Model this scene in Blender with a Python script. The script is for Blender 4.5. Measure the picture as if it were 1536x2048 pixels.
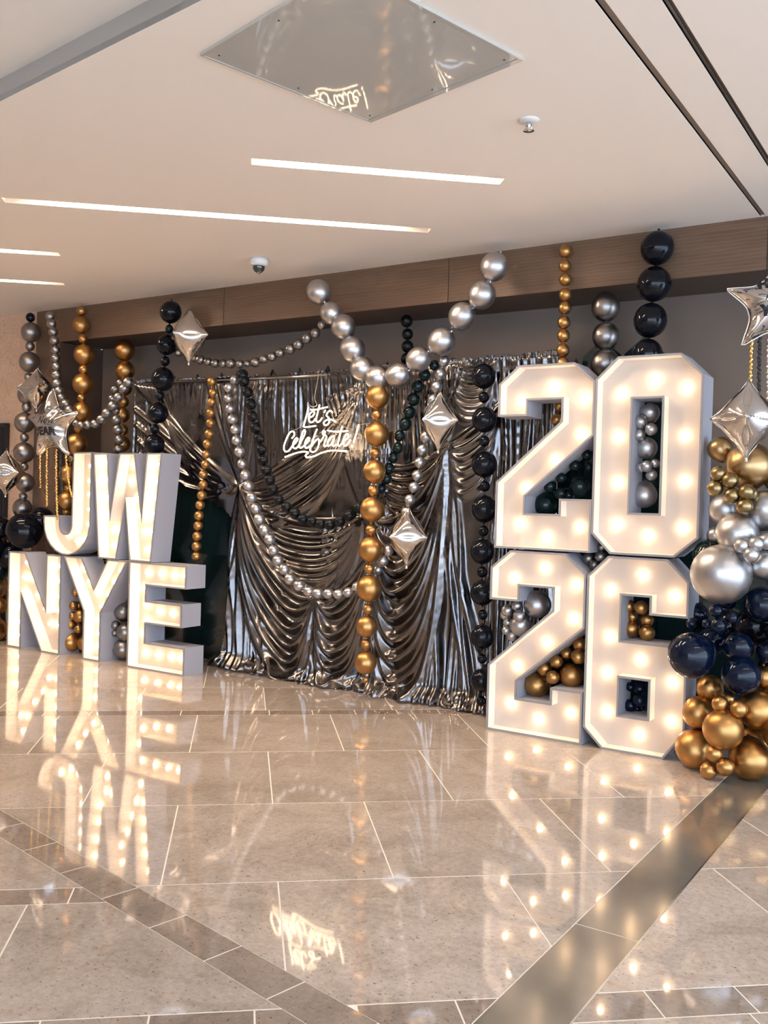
import bpy, bmesh, math, random
import numpy as np
from mathutils import Vector, Matrix, Euler
from mathutils.geometry import tessellate_polygon
random.seed(7); rng = np.random.RandomState(7)
for o in list(bpy.data.objects): bpy.data.objects.remove(o)
SC = bpy.context.scene; COL = SC.collection

# ------------------------------------------------------------------ camera (calibrated: wall runs along X, +Y goes into the wall)
F = 1888.0; ROLL = math.radians(1.66); PITCH = math.radians(-0.67); AW = math.radians(57.2); EYE = 1.5
FW = np.array([-math.cos(AW), math.sin(AW), 0.0]); RT = np.array([FW[1], -FW[0], 0.0]); CO = np.array([0, 0, EYE])
def ray(px, py):
    x = (px-768)/F; y = -(py-1024)/F
    cr, sr = math.cos(ROLL), math.sin(ROLL); X = x*cr-y*sr; Y = x*sr+y*cr
    cp, sp = math.cos(PITCH), math.sin(PITCH)
    return X*RT+(cp-Y*sp)*FW+np.array([0, 0, sp+Y*cp])
def oy(px, py, y): r = ray(px, py); return CO+r*y/r[1]
def oz(px, py, z): r = ray(px, py); return CO+r*(z-EYE)/r[2]
def dep(p): return float((np.array(p)-CO)@FW)
cd = bpy.data.cameras.new('camera'); cam = bpy.data.objects.new('camera', cd); COL.objects.link(cam); SC.camera = cam
cd.sensor_fit = 'HORIZONTAL'; cd.sensor_width = 36; cd.lens = 36*F/1536; cd.clip_start = .05
fwd = Vector(ray(768, 1024)).normalized(); rgt = (Vector(ray(868, 1024))-Vector(ray(768, 1024))).normalized(); upv = rgt.cross(fwd)
cam.matrix_world = Matrix(((rgt.x, upv.x, -fwd.x, 0), (rgt.y, upv.y, -fwd.y, 0), (rgt.z, upv.z, -fwd.z, EYE), (0, 0, 0, 1)))

# ------------------------------------------------------------------ world and exposure
SC.view_settings.view_transform = 'Standard'; SC.view_settings.look = 'None'; SC.view_settings.gamma = 1
SC.view_settings.use_curve_mapping = False; SC.view_settings.exposure = 0.92
W = bpy.data.worlds.new('world'); SC.world = W; W.use_nodes = True
W.node_tree.nodes['Background'].inputs[0].default_value = (0.62, 0.78, 1.0, 1); W.node_tree.nodes['Background'].inputs[1].default_value = 3.3
SLOT_E = 72.0; BULB_E = 13.0; NEON_E = 4.5

# ------------------------------------------------------------------ materials
def mat(name, col, rough=.5, metal=0, coat=0, emit=None, es=0, spec=None):
    m = bpy.data.materials.new(name); m.use_nodes = True; b = m.node_tree.nodes['Principled BSDF']
    b.inputs['Base Color'].default_value = (*col, 1); b.inputs['Roughness'].default_value = rough; b.inputs['Metallic'].default_value = metal
    b.inputs['Coat Weight'].default_value = coat; b.inputs['Coat Roughness'].default_value = .04
    if spec is not None: b.inputs['Specular IOR Level'].default_value = spec
    if emit: b.inputs['Emission Color'].default_value = (*emit, 1); b.inputs['Emission Strength'].default_value = es
    return m
def N(m, t, **k):
    n = m.node_tree.nodes.new(t)
    for a, v in k.items(): setattr(n, a, v)
    return n
def L(m, a, b): m.node_tree.links.new(a, b)
def texco(m, kind='Object', scale=(1, 1, 1), rot=(0, 0, 0)):
    t = N(m, 'ShaderNodeTexCoord'); mp = N(m, 'ShaderNodeMapping'); L(m, t.outputs[kind], mp.inputs[0])
    mp.inputs['Scale'].default_value = scale; mp.inputs['Rotation'].default_value = rot; return mp.outputs[0]
def noise(m, co, scale, detail=4, rough=.5, dist=0):
    n = N(m, 'ShaderNodeTexNoise'); n.inputs['Scale'].default_value = scale; n.inputs['Detail'].default_value = detail
    n.inputs['Roughness'].default_value = rough; n.inputs['Distortion'].default_value = dist; L(m, co, n.inputs['Vector']); return n.outputs[0]
def ramp(m, f, stops):
    r = N(m, 'ShaderNodeValToRGB'); e = r.color_ramp.elements
    while len(e) < len(stops): e.new(.5)
    for i, (p, c) in enumerate(stops): e[i].position = p; e[i].color = (*c, 1) if len(c) == 3 else c
    L(m, f, r.inputs[0]); return r.outputs[0]
def mix(m, f, a, b, mode='MIX'):
    n = N(m, 'ShaderNodeMix', data_type='RGBA', blend_type=mode)
    if isinstance(f, float): n.inputs[0].default_value = f
    else: L(m, f, n.inputs[0])
    for s, v in ((6, a), (7, b)):
        if isinstance(v, tuple): n.inputs[s].default_value = (*v, 1)
        else: L(m, v, n.inputs[s])
    return n.outputs[2]
def bump(m, h, s, d=.01):
    n = N(m, 'ShaderNodeBump'); n.inputs['Strength'].default_value = s; n.inputs['Distance'].default_value = d; L(m, h, n.inputs['Height'])
    L(m, n.outputs[0], m.node_tree.nodes['Principled BSDF'].inputs['Normal'])
def BS(m): return m.node_tree.nodes['Principled BSDF']
M = {}
def stone(name, c1, c2, c3, rough=.035, rnd=True, pits=True):
    m = mat(name, c1, rough, spec=.75, coat=.35); co = texco(m, 'Object')
    if rnd:
        oi = N(m, 'ShaderNodeObjectInfo'); v = N(m, 'ShaderNodeVectorMath', operation='ADD'); s = N(m, 'ShaderNodeVectorMath', operation='SCALE')
        cx = N(m, 'ShaderNodeCombineXYZ'); L(m, oi.outputs['Random'], cx.inputs[0]); L(m, oi.outputs['Random'], cx.inputs[1])
        L(m, cx.outputs[0], s.inputs[0]); s.inputs['Scale'].default_value = 37; L(m, co, v.inputs[0]); L(m, s.outputs[0], v.inputs[1]); co = v.outputs[0]
    a = noise(m, co, 3.2, 9, .7, .8); b = noise(m, co, 38, 5, .7)
    c = ramp(m, a, [(.38, c2), (.5, c1), (.62, c3)])
    c = mix(m, .5, c, ramp(m, b, [(.38, tuple(x*.72 for x in c1)), (.65, tuple(min(1, x*1.12) for x in c1))]))
    if rnd:
        hv = N(m, 'ShaderNodeHueSaturation'); mr = N(m, 'ShaderNodeMapRange'); L(m, oi.outputs['Random'], mr.inputs[0]); mr.inputs[3].default_value = .86; mr.inputs[4].default_value = 1.08
        L(m, mr.outputs[0], hv.inputs['Value']); L(m, c, hv.inputs['Color']); c = hv.outputs[0]
    if pits:
        mp = N(m, 'ShaderNodeMapping'); L(m, co, mp.inputs[0]); mp.inputs['Scale'].default_value = (1, 1.7, 1)
        p = noise(m, mp.outputs[0], 55, 3, .75, .4); pm = ramp(m, p, [(.345, (1, 1, 1)), (.385, (0, 0, 0))])
        c = mix(m, pm, c, tuple(x*.32 for x in c1)); bump(m, pm, -.25, .002)
    L(m, c, BS(m).inputs['Base Color'])
    L(m, ramp(m, noise(m, co, 7, 3), [(.3, (rough*.7,)*3), (.7, (rough*1.7,)*3)]), BS(m).inputs['Roughness']); return m
M['tile'] = stone('floor_stone', (.54, .455, .385), (.39, .315, .255), (.63, .55, .48))
M['tile2'] = stone('band_stone', (.36, .285, .23), (.26, .20, .16), (.43, .355, .295))
M['strip'] = mat('polished_strip', (.33, .30, .26), .13, .55); co = texco(M['strip']); L(M['strip'], mix(M['strip'], noise(M['strip'], co, 9, 6), (.30, .27, .23), (.38, .35, .30)), BS(M['strip']).inputs['Base Color'])
M['edge'] = mat('metal_edge', (.62, .68, .75), .2, 1)
M['grout'] = mat('grout', (.90, .84, .76), .5)
M['travertine'] = stone('travertine', (.74, .50, .34), (.64, .42, .28), (.80, .58, .42), rough=.4, rnd=False)
m = M['ceiling'] = mat('ceiling_paint', (.88, .80, .72), .75); bump(m, noise(m, texco(m), 260, 2), .12, .001)
M['raised'] = mat('raised_ceiling_paint', (.80, .75, .69), .8)
m = M['wall'] = mat('wall_plaster', (.19, .145, .115), .75); bump(m, noise(m, texco(m), 180, 2), .1, .001)
def wood(name, c1, c2, rot=(0, 0, 0), rough=.45):
    m = mat(name, c1, rough); co = texco(m, 'Object', (1.1, 1, 9), rot)
    n = noise(m, co, 1.6, 6, .6, 1.4); w = N(m, 'ShaderNodeTexWave', wave_type='BANDS', bands_direction='Z'); w.inputs['Scale'].default_value = 1.5
    w.inputs['Distortion'].default_value = 7; w.inputs['Detail'].default_value = 3; w.inputs['Detail Scale'].default_value = .6; L(m, co, w.inputs['Vector'])
    f = noise(m, texco(m, 'Object', (4, 4, 160), rot), 3, 4, .7)
    c = ramp(m, n, [(.3, c2), (.65, c1)]); c = mix(m, .16, c, ramp(m, f, [(.3, tuple(x*.6 for x in c1)), (.7, tuple(x*1.35 for x in c1))]))
    c = mix(m, ramp(m, w.outputs[0], [(.9, (0, 0, 0)), (.99, (.35,)*3)]), c, tuple(min(1, x*1.9) for x in c1))
    L(m, c, BS(m).inputs['Base Color']); return m
M['wood'] = wood('brown_wood', (.165, .094, .054), (.115, .064, .037))
M['wood_v'] = wood('brown_wood_upright', (.155, .092, .06), (.115, .068, .043), (0, math.pi/2, 0))
M['soffit'] = mat('dark_wood', (.10, .066, .048), .5)
m = M['silver'] = mat('chrome_silver_latex', (.51, .50, .505), .24, 1); L(m, ramp(m, noise(m, texco(m, 'Object'), 3, 4), [(.3, (.31,)*3), (.7, (.42,)*3)]), BS(m).inputs['Roughness'])
M['pewter'] = mat('pewter_latex', (.32, .30, .29), .34, 1)
m = M['gold'] = mat('chrome_gold_latex', (.50, .275, .10), .27, 1); L(m, ramp(m, noise(m, texco(m, 'Object'), 3, 4), [(.3, (.31,)*3), (.7, (.42,)*3)]), BS(m).inputs['Roughness'])
M['bronze'] = mat('chrome_bronze_latex', (.44, .29, .14), .32, 1)
M['olive'] = mat('olive_gold_latex', (.31, .225, .11), .3, 1)
M['black'] = mat('black_latex', (.004, .005, .009), .06, spec=.25)
M['matte'] = mat('matte_black_latex', (.006, .007, .008), .25, spec=.25)
M['navy'] = mat('navy_latex', (.002, .006, .020), .05, spec=.3)
M['teal'] = mat('dark_green_latex', (.003, .013, .014), .08, spec=.35)
m = M['foil'] = mat('silver_foil', (.62, .605, .60), .09, 1)
M['seam'] = mat('foil_seam', (.85, .83, .8), .22, 1)
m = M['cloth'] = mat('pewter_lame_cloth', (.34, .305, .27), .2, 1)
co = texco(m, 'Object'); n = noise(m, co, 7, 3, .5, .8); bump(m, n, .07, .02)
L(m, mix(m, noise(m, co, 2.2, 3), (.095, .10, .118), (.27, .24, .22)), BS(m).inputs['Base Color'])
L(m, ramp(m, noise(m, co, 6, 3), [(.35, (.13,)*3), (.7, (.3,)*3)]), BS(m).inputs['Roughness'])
m = M['board'] = mat('dark_green_gloss_board', (.006, .03, .032), .12, .0, .5)
L(m, mix(m, noise(m, texco(m, 'Object'), 2.5, 3), (.003, .008, .012), (.005, .022, .020)), BS(m).inputs['Base Color'])
M['sign'] = mat('white_foam_board', (.60, .53, .47), .5); M['sign_in'] = mat('lit_white_inner_edge', (.86, .80, .74), .5)  # inner edge lighter than the face: its lit look put into the colour
M['sign_side'] = mat('pale_grey_bluelit_side', (.46, .455, .50), .5)  # bluish tint puts the cool daylight from the right into the colour
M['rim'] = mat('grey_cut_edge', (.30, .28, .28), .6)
M['bulb'] = mat('lit_bulb', (1, .9, .75), .2, emit=(1, .70, .40), es=BULB_E)
M['neon'] = mat('neon_tube', (1, .9, .8), .3, emit=(1, .74, .46), es=NEON_E)
M['acrylic'] = mat('clear_acrylic', (1, 1, 1), .03); BS(M['acrylic']).inputs['Transmission Weight'].default_value = 1; BS(M['acrylic']).inputs['IOR'].default_value = 1.1
M['wire'] = mat('steel_wire', (.7, .66, .6), .3, 1)
M['lamp'] = mat('led_diffuser', (1, 1, 1), .5, emit=(1, .76, .54), es=SLOT_E)
M['added_lamp'] = mat('added_led_diffuser', (1, 1, 1), .5, emit=(1, .86, .72), es=SLOT_E*.3)
M['panel'] = mat('glossy_grey_panel', (.50, .47, .42), .02, spec=.7); bump(M['panel'], noise(M['panel'], texco(M['panel']), 90, 2), .02, .001)
M['dark'] = mat('black_metal', (.02, .02, .022), .4, .3)
M['bronze_line'] = mat('dark_bronze_channel', (.24, .18, .14), .5)
M['white_plastic'] = mat('white_plastic', (.75, .73, .70), .4)
M['smoked'] = mat('smoked_dome', (.02, .03, .03), .04, 0, 1)
M['chrome'] = mat('chrome', (.7, .7, .7), .12, 1)
M['ink'] = mat('black_ink', (.012, .012, .02), .35)
M['blueink'] = mat('blue_ink', (.02, .02, .16), .3)
M['goldfoil'] = mat('gold_foil_ribbon', (.85, .55, .2), .18, 1)
M['dividing'] = mat('interior_wall_paint', (.50, .42, .35), .8)

# ------------------------------------------------------------------ builders
def link(name, me, m, parent=None):
    o = bpy.data.objects.new(name, me); COL.objects.link(o)
    if m is not None and not me.materials: me.materials.append(m)
    if parent: o.parent = parent
    return o
def mesh(name, v, f, m=None, parent=None, smooth=False):
    me = bpy.data.meshes.new(name); me.from_pydata([tuple(float(c) for c in p) for p in v], [], f); me.update()
    if smooth: me.polygons.foreach_set('use_smooth', [True]*len(me.polygons))
    return link(name, me, m, parent)
def fixn(o):
    bm = bmesh.new(); bm.from_mesh(o.data); bmesh.ops.recalc_face_normals(bm, faces=bm.faces); bm.to_mesh(o.data); bm.free(); return o
def tag(o, label=None, cat=None, group=None, kind=None):
    if label: o['label'] = label
    if cat: o['category'] = cat
    if group: o['group'] = group
    if kind: o['kind'] = kind
    return o
def empty(name, loc, label, cat, group=None):
    o = bpy.data.objects.new(name, None); COL.objects.link(o); o.location = [float(c) for c in loc]; o.empty_display_size = .05; return tag(o, label, cat, group)
def box(name, x0, x1, y0, y1, z0, z1, m, parent=None, off=(0, 0, 0)):
    v = [(x-off[0], y-off[1], z-off[2]) for x in (x0, x1) for y in (y0, y1) for z in (z0, z1)]
    return mesh(name, v, [(0, 1, 3, 2), (4, 6, 7, 5), (0, 4, 5, 1), (2, 3, 7, 6), (0, 2, 6, 4), (1, 5, 7, 3)], m, parent)
def st(o): o['kind'] = 'structure'; return o
def tube(name, pts, r, m, parent=None, n=8, closed=False, rad=None):
    pts = [Vector([float(c) for c in p]) for p in pts]; V = []; Fc = []
    prev = None
    for i, p in enumerate(pts):
        a = pts[max(0, i-1)]; b = pts[min(len(pts)-1, i+1)]; t = (b-a).normalized()
        s = prev if prev is not None else (Vector((0, 1, 0)) if abs(t.y) < .8 else Vector((1, 0, 0)))
        s = (s-t*s.dot(t)).normalized(); prev = s; q = t.cross(s); rr = r if rad is None else r*rad[i]
        for k in range(n):
            an = 2*math.pi*k/n; V.append(p+(s*math.cos(an)+q*math.sin(an))*rr)
    for i in range(len(pts)-1):
        for k in range(n):
            Fc.append((i*n+k, i*n+(k+1) % n, (i+1)*n+(k+1) % n, (i+1)*n+k))
    Fc.append(tuple(range(n-1, -1, -1))); Fc.append(tuple(range((len(pts)-1)*n, len(pts)*n)))
    return mesh(name, V, Fc, m, parent, True)
def lathe(name, prof, m, parent=None, n=28, loc=(0, 0, 0)):
    V = []; Fc = []
    for r, z in prof:
        for k in range(n):
            a = 2*math.pi*k/n; V.append((r*math.cos(a)+loc[0], r*math.sin(a)+loc[1], z+loc[2]))
    for i in range(len(prof)-1):
        for k in range(n): Fc.append((i*n+k, i*n+(k+1) % n, (i+1)*n+(k+1) % n, (i+1)*n+k))
    Fc.append(tuple(range(n-1, -1, -1))); Fc.append(tuple(range((len(prof)-1)*n, len(prof)*n)))
    return mesh(name, V, Fc, m, parent, True)
def prism(poly, z0, z1, name, m, parent=None):
    n = len(poly); V = [(x, y, z0) for x, y in poly]+[(x, y, z1) for x, y in poly]
    return fixn(mesh(name, V, [tuple(range(n))[::-1], tuple(range(n, 2*n))]+[(i, (i+1) % n, n+(i+1) % n, n+i) for i in range(n)], m, parent))
def clip(poly, a, b, c):           # keep a*x+b*y+c >= 0
    out = []
    for i in range(len(poly)):
        p, q = poly[i], poly[(i+1) % len(poly)]; dp = a*p[0]+b*p[1]+c; dq = a*q[0]+b*q[1]+c
        if dp >= 0: out.append(p)
        if (dp >= 0) != (dq >= 0):
            t = dp/(dp-dq); out.append((p[0]+(q[0]-p[0])*t, p[1]+(q[1]-p[1])*t))
    return out
def area(p): return abs(sum(p[i][0]*p[(i+1) % len(p)][1]-p[(i+1) % len(p)][0]*p[i][1] for i in range(len(p))))/2

CZ = 3.30; YF = 6.08; YW = 6.62; BZ = 2.975   # ceiling, beam face, wall, beam underside
XL, XR, YB = -13.0, 5.2, -8.0
# ================================================================== FLOOR
floor = st(box('floor', XL, XR, YB, YW+.1, -.2, -.0012, M['grout']))
TV = np.array([-.6587, .7524]); TU = np.array([.7524, .6587])
def uv2(u, v): p = TU*u+TV*v; return (float(p[0]), float(p[1]))
G = .003
BX0, BX1 = -1.216, -.985                           # polished strip
P1 = np.array([-2.713, 2.528]); P2 = np.array([-1.46, 2.283])   # far edge of the narrow stone band
dB = (P2-P1)/np.linalg.norm(P2-P1); nB = np.array([-dB[1], dB[0]])   # nB points to +Y
wB = .150; cB = -float(nB@P1)
rows = []
def row(v0, v1, u0, du, k='tile'): rows.append((v0, v1, u0, du, k))
v = 2.61
row(2.61, 2.765, 1.268, .30, 'tile2'); row(2.765, 3.69, .168, .907); row(3.69, 4.64, -.28, .907); row(4.64, 5.595, .175, .907); row(5.595, 6.545, -.28, .907)
row(6.545, 6.69, .51, .302, 'tile2'); row(6.69, 7.48, .185, .907); row(7.48, 8.42, -.28, .907); row(8.42, 9.37, .17, .907); row(9.37, 10.3, -.28, .907)
v = 2.61; k = 0
while v > -1.2: row(v-.94, v, .17 if k % 2 else -.28, .907); v -= .94; k += 1
rowsB = [(3.55, 3.69, -.60, .55, 'tile2')]+[(2.765, 3.55, -.74, .907, 'tile')]+[r for r in rows if not (r[0] >= 2.76 and r[1] <= 3.70)]
def add_tile(poly, k):
    if len(poly) < 3 or area(poly) < .004: return
    cx = sum(p[0] for p in poly)/len(poly); cy = sum(p[1] for p in poly)/len(poly)
    if cy > YF+.5 or cx < -9.3 or cx > 2.9 or cy < -.5: return
    t = prism([(x-cx, y-cy) for x, y in poly], -.012, 0, 'tile', M[k], floor); t.location = (cx, cy, random.uniform(-.0004, 0))
for reg, rr in (('A', rows), ('B', rowsB), ('C', rows)):
    for v0, v1, u0, du, k in rr:
        for i in range(-14, 12):
            ua = u0+i*du; poly = [uv2(ua+G, v0+G), uv2(ua+du-G, v0+G), uv2(ua+du-G, v1-G), uv2(ua+G, v1-G)]
            if reg == 'A': poly = clip(clip(poly, -1, 0, BX0-G), nB[0], nB[1], cB-G)
            elif reg == 'B': poly = clip(clip(poly, -1, 0, BX0-G), -nB[0], -nB[1], -cB-wB-G)
            else: poly = clip(poly, 1, 0, -BX1-.006)
            add_tile(poly, k)
s = -14.0
while s < 4:                                        # narrow band stones
    a = P1+dB*(s*.32+.02); q = [a+dB*G, a+dB*(.32-G), a+dB*(.32-G)-nB*(wB-0), a+dB*G-nB*(wB-0)]
    q = [tuple(map(float, x)) for x in q]; add_tile(clip(q, -1, 0, BX0-G), 'tile2'); s += 1
yj = float(oz(1170, 1852, 0)[1])
for a, b in ((-.9, yj-G), (yj+G, YW-.02)):
    st2 = prism([(BX0+G/2, a), (BX1-.002, a), (BX1-.002, b), (BX0+G/2, b)], -.012, 0.0, 'polished_strip', M['strip'], floor)
prism([(BX1-.001, -.9), (BX1+.006, -.9), (BX1+.006, YW-.02), (BX1-.001, YW-.02)], -.012, .001, 'metal_edge', M['edge'], floor)

# ================================================================== WALLS
wb = st(box('wall_back', -7.79, XR, YW, YW+.15, 0, CZ, M['wall']))
st(box('wall_left', XL, -8.14, YF, YF+.7, 0, CZ, M['travertine']))
pil = st(box('trim_1', -8.14, -7.787, YF, YF+.7, 0, BZ, M['wood_v']))
st(box('trim_2', -7.788, -7.776, YF+.002, YW, 0, BZ, M['soffit']))
st(box('wall_far_left', XL-.15, XL, YB, YF+.7, 0, CZ+.4, M['travertine']))
st(box('wall_behind', XL, -2.0, YB-.15, YB, 0, CZ+.4, M['dividing']))
beam = st(box('trim_3', -8.14, XR, YF+.012, YW, BZ+.006, CZ+.05, M['soffit']))
jx = [-8.14, -7.846, -5.62, -3.413, -1.2, 1.0, 3.2, XR]
for a, b in zip(jx, jx[1:]):
    box('wood_panel', a+.003-(a+b)/2, b-.003-(a+b)/2, 0, .014, BZ, CZ, M['wood'], beam).location = ((a+b)/2, YF, 0)
# daylight side: a glazed front off to the right, with posts
fr = st(bpy.data.objects.new('window_1', None)); COL.objects.link(fr)
for i in range(8):
    y = YB+i*2.08; box('mullion', XR-.05, XR+.03, y-.03, y+.03, 0, CZ+.4, M['dark'], fr)
for z in (.05, 2.4, CZ+.3): box('rail', XR-.05, XR+.03, YB, YW, z-.04, z+.04, M['dark'], fr)

# ================================================================== CEILING
D41 = Vector((.752, .659)); N41 = Vector((-.659, .752))
def slotpoly(p0, ln, w): p0 = Vector(p0); a = p0; b = p0+D41*ln; return [a-N41*w/2, b-N41*w/2, b+N41*w/2, a+N41*w/2]
slots = [((-3.40, 3.862), 1.385, .095), ((-5.225, 3.637), 2.70, .10), ((-5.973-.752*1.85-.04, 4.678-.659*1.85), 1.85, .10), ((-6.83-.752*2.2, 5.37-.659*2.2), 2.20, .09)]
added_slots = [((-.2, 3.2), 2.6, .1), ((.3, .6), 2.6, .1), ((-.8, -2.4), 2.6, .1), ((1.6, -1.2), 2.6, .1)]  # unseen slot lights, added to brighten the room
sh = [-.13]; stepE = (Vector((-3.926, 2.704)), Vector((-2.469, 2.514))); sd = (stepE[1]-stepE[0])
def sy(x): return stepE[0].y+(x-stepE[0].x)*sd.y/sd.x
RX0, RX1, RY0 = -12.0, -2.25, -4.0
raised = [Vector((RX0, RY0)), Vector((RX1, RY0)), Vector((RX1, sy(RX1))), Vector((RX0, min(sy(RX0), 5.0)))]
dk = [[Vector((x0, -.9)), Vector((x1, -.9)), Vector((x1, YF-.001)), Vector((x0, YF-.001))] for x0, x1 in ((-1.245, -1.213), (-1.040, -1.008))]
holes = [slotpoly(*s) for s in slots+added_slots]
holes = [h for h in holes]
outer = [Vector((XL, YB)), Vector((XR, YB)), Vector((XR, YF+.02)), Vector((XL, YF+.02))]
loops = [[Vector((p.x, p.y, 0)) for p in l] for l in [outer]+holes+dk+[raised]]
flat = [p for l in loops for p in l]; tri = tessellate_polygon(loops)
V = [(p.x, p.y, CZ) for p in flat]+[(p.x, p.y, CZ+.03) for p in flat]; n0 = len(flat)
Fc = [tuple(t) for t in tri]+[tuple(i+n0 for i in t) for t in tri]; k = 0
for l in loops:
    Fc += [(k+i, k+(i+1) % len(l), n0+k+(i+1) % len(l), n0+k+i) for i in range(len(l))]; k += len(l)
ceil = st(fixn(mesh('ceiling', V, Fc, M['ceiling'])))
# the recess of the raised part
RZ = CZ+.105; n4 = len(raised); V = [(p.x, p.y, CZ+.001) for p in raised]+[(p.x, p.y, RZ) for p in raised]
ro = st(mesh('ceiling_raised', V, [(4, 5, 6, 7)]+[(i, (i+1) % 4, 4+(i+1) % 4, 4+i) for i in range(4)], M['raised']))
ro.data.materials.append(mat('fascia_shade_tone', (.40, .36, .32), .8))  # darker grey on the fascia: its shade put into the colour
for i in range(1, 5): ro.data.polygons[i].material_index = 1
st(box('ceiling_cap', XL, XR, YB, YF, CZ+.5, CZ+.55, M['dividing']))
for h in dk: # dark channels
    x0, x1 = h[0].x, h[1].x
    ch = mesh('dark_channel', [(x0, -.9, CZ+.002), (x0, YF, CZ+.002), (x0, -.9, CZ+.012), (x0, YF, CZ+.012), (x1, -.9, CZ+.002), (x1, YF, CZ+.002), (x1, -.9, CZ+.012), (x1, YF, CZ+.012)], [(0, 1, 3, 2), (4, 6, 7, 5), (2, 3, 7, 6)], M['bronze_line'], ceil)
tube('channel_rod', [(-1.026, -.9, CZ+.004), (-1.026, YF-.02, CZ+.004)], .006, M['chrome'], ceil)
slab = ['short glowing slot light in the ceiling, nearest and right of the others', 'long glowing slot light crossing the ceiling left of the short one', 'glowing slot light at left edge, ending above the security camera height', 'faint glowing slot light at far left edge close to the beam', 'added ceiling slot light out of view at right, for more light']
for i, s in enumerate(slots+added_slots):
    p = slotpoly(*s); c = (p[0]+p[2])/2
    t = empty('slot_light', (c.x, c.y, CZ), slab[i] if i < 5 else 'added ceiling slot light out of view, for more light', 'ceiling light', None if i < 5 else 'added slot lights out of view')
    q = [v-c for v in p]; HT = .085
    mesh('housing', [(v.x, v.y, .0) for v in q]+[(v.x, v.y, HT) for v in q], [(4, 5, 6, 7)]+[(j, (j+1) % 4, 4+(j+1) % 4, 4+j) for j in range(4)], M['white_plastic'], t)
    e = .80; ln = s[1]*e/2; w = s[2]*.32
    vv = [D41*a*ln+N41*b*w for a, b in ((-1, -1), (1, -1), (1, 1), (-1, 1))]
    prism([(v.x, v.y) for v in vv], HT-.03, HT-.012, 'diffuser', M['lamp' if i < len(slots) else 'added_lamp'], t)
# square glossy panel
c0 = np.array([-2.528, 3.71]); cL = np.array([-2.764, 2.809]); cR = np.array([-1.641, 3.487]); e1 = (cL-c0); e2 = (cR-c0)
cc = c0+(e1+e2)/2
pn = empty('ceiling_panel', (*cc, CZ), 'square glossy grey access panel set diagonally in the ceiling, mirroring the neon sign', 'panel')
def pq(a, b): p = c0+e1*a+e2*b-cc; return (float(p[0]), float(p[1]))
prism([pq(.03, .012), pq(.985, .012), pq(.985, .985), pq(.03, .985)], -.010, .004, 'panel_plate', M['panel'], pn)
for q in ([(0, 0), (1, 0), (1, .01), (0, .01)], [(0, .988), (1, .988), (1, 1), (0, 1)], [(.0, .01), (.027, .01), (.027, .988), (0, .988)], [(.988, .01), (1, .01), (1, .988), (.988, .988)]):
    prism([pq(*a) for a in q], -.013, .003, 'frame_strip', M['panel'], pn)
for a, b in ((.06, .06), (.06, .5), (.06, .94), (.5, .05), (.94, .06), (.94, .5), (.5, .95), (.94, .94)):
    x, y = pq(a, b); lathe('screw', [(.004, -.0125), (.004, -.009)], M['dark'], pn, 8, (x, y, 0))
# sprinkler and dome camera
p = oz(1058, 240, CZ); sp = empty('sprinkler', p, 'small chrome sprinkler head hanging from the ceiling right of the square panel', 'sprinkler')
lathe('escutcheon', [(.05, 0), (.05, -.004), (.035, -.010), (.02, -.012)], M['white_plastic'], sp)
lathe('sprinkler_body', [(.012, -.01), (.012, -.03), (.007, -.035), (.007, -.045), (.026, -.048), (.026, -.051), (.0, -.052)], M['chrome'], sp, 16)
for sx in (-1, 1): tube('yoke_arm', [(sx*.012, 0, -.02), (sx*.017, 0, -.035), (sx*.005, 0, -.048)], .0025, M['chrome'], sp, 6)
p = oz(518, 518, CZ); dc = empty('dome_camera', p, 'white dome security camera with smoked globe on the ceiling above the curtain', 'camera')
lathe('camera_base', [(.066, 0), (.072, -.012), (.070, -.042), (.060, -.052), (.046, -.056)], M['white_plastic'], dc)
lathe('smoked_globe', [(.046, -.054)]+[(.046*math.cos(a), -.060-.046*math.sin(a)) for a in np.linspace(0, 1.5, 9)], M['smoked'], dc)
lathe('camera_lens', [(.013, -.086), (.013, -.1095), (.009, -.1105)], M['chrome'], dc, 14)

# ================================================================== BACKDROP BOARD AND CURTAIN
bd = empty('backdrop_board', (-4.3, 6.42, 0), 'dark green glossy backdrop board with zigzag top behind the pewter curtain', 'backdrop')
xs = -7.0; k = 0
while xs < -.5:
    w = .30
    zt = 2.47 if xs < -2.1 else 1.32; V = []; pk = []  # low right panels added as dark sheet where only shaded gaps lie
    n = 2 if xs <= -2.7 else 1
    poly = [(xs, 0), (xs+w-.004, 0), (xs+w-.004, zt)]
    if xs > -2.1: pass
    elif xs > -2.75: poly += [(xs+w*.95, zt+.10), (xs+w/2, zt+.215), (xs+w*.05, zt+.10)]
    else: poly += [(xs+w*.86, zt+.09), (xs+w*.72, zt+.02), (xs+w*.5, zt+.155), (xs+w*.28, zt+.02), (xs+w*.14, zt+.09)]
    poly += [(xs, zt)]; m_ = len(poly); cxp = xs+w/2
    V = [(x-cxp, 0, z) for x, z in poly]+[(x-cxp, .02, z) for x, z in poly]
    o = fixn(mesh('board_panel', V, [tuple(range(m_)), tuple(range(m_, 2*m_))[::-1]]+[(i, (i+1) % m_, m_+(i+1) % m_, m_+i) for i in range(m_)], M['board'], bd)); o.location = (cxp+4.3, 0, 0)
    xs += w; k += 1

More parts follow.
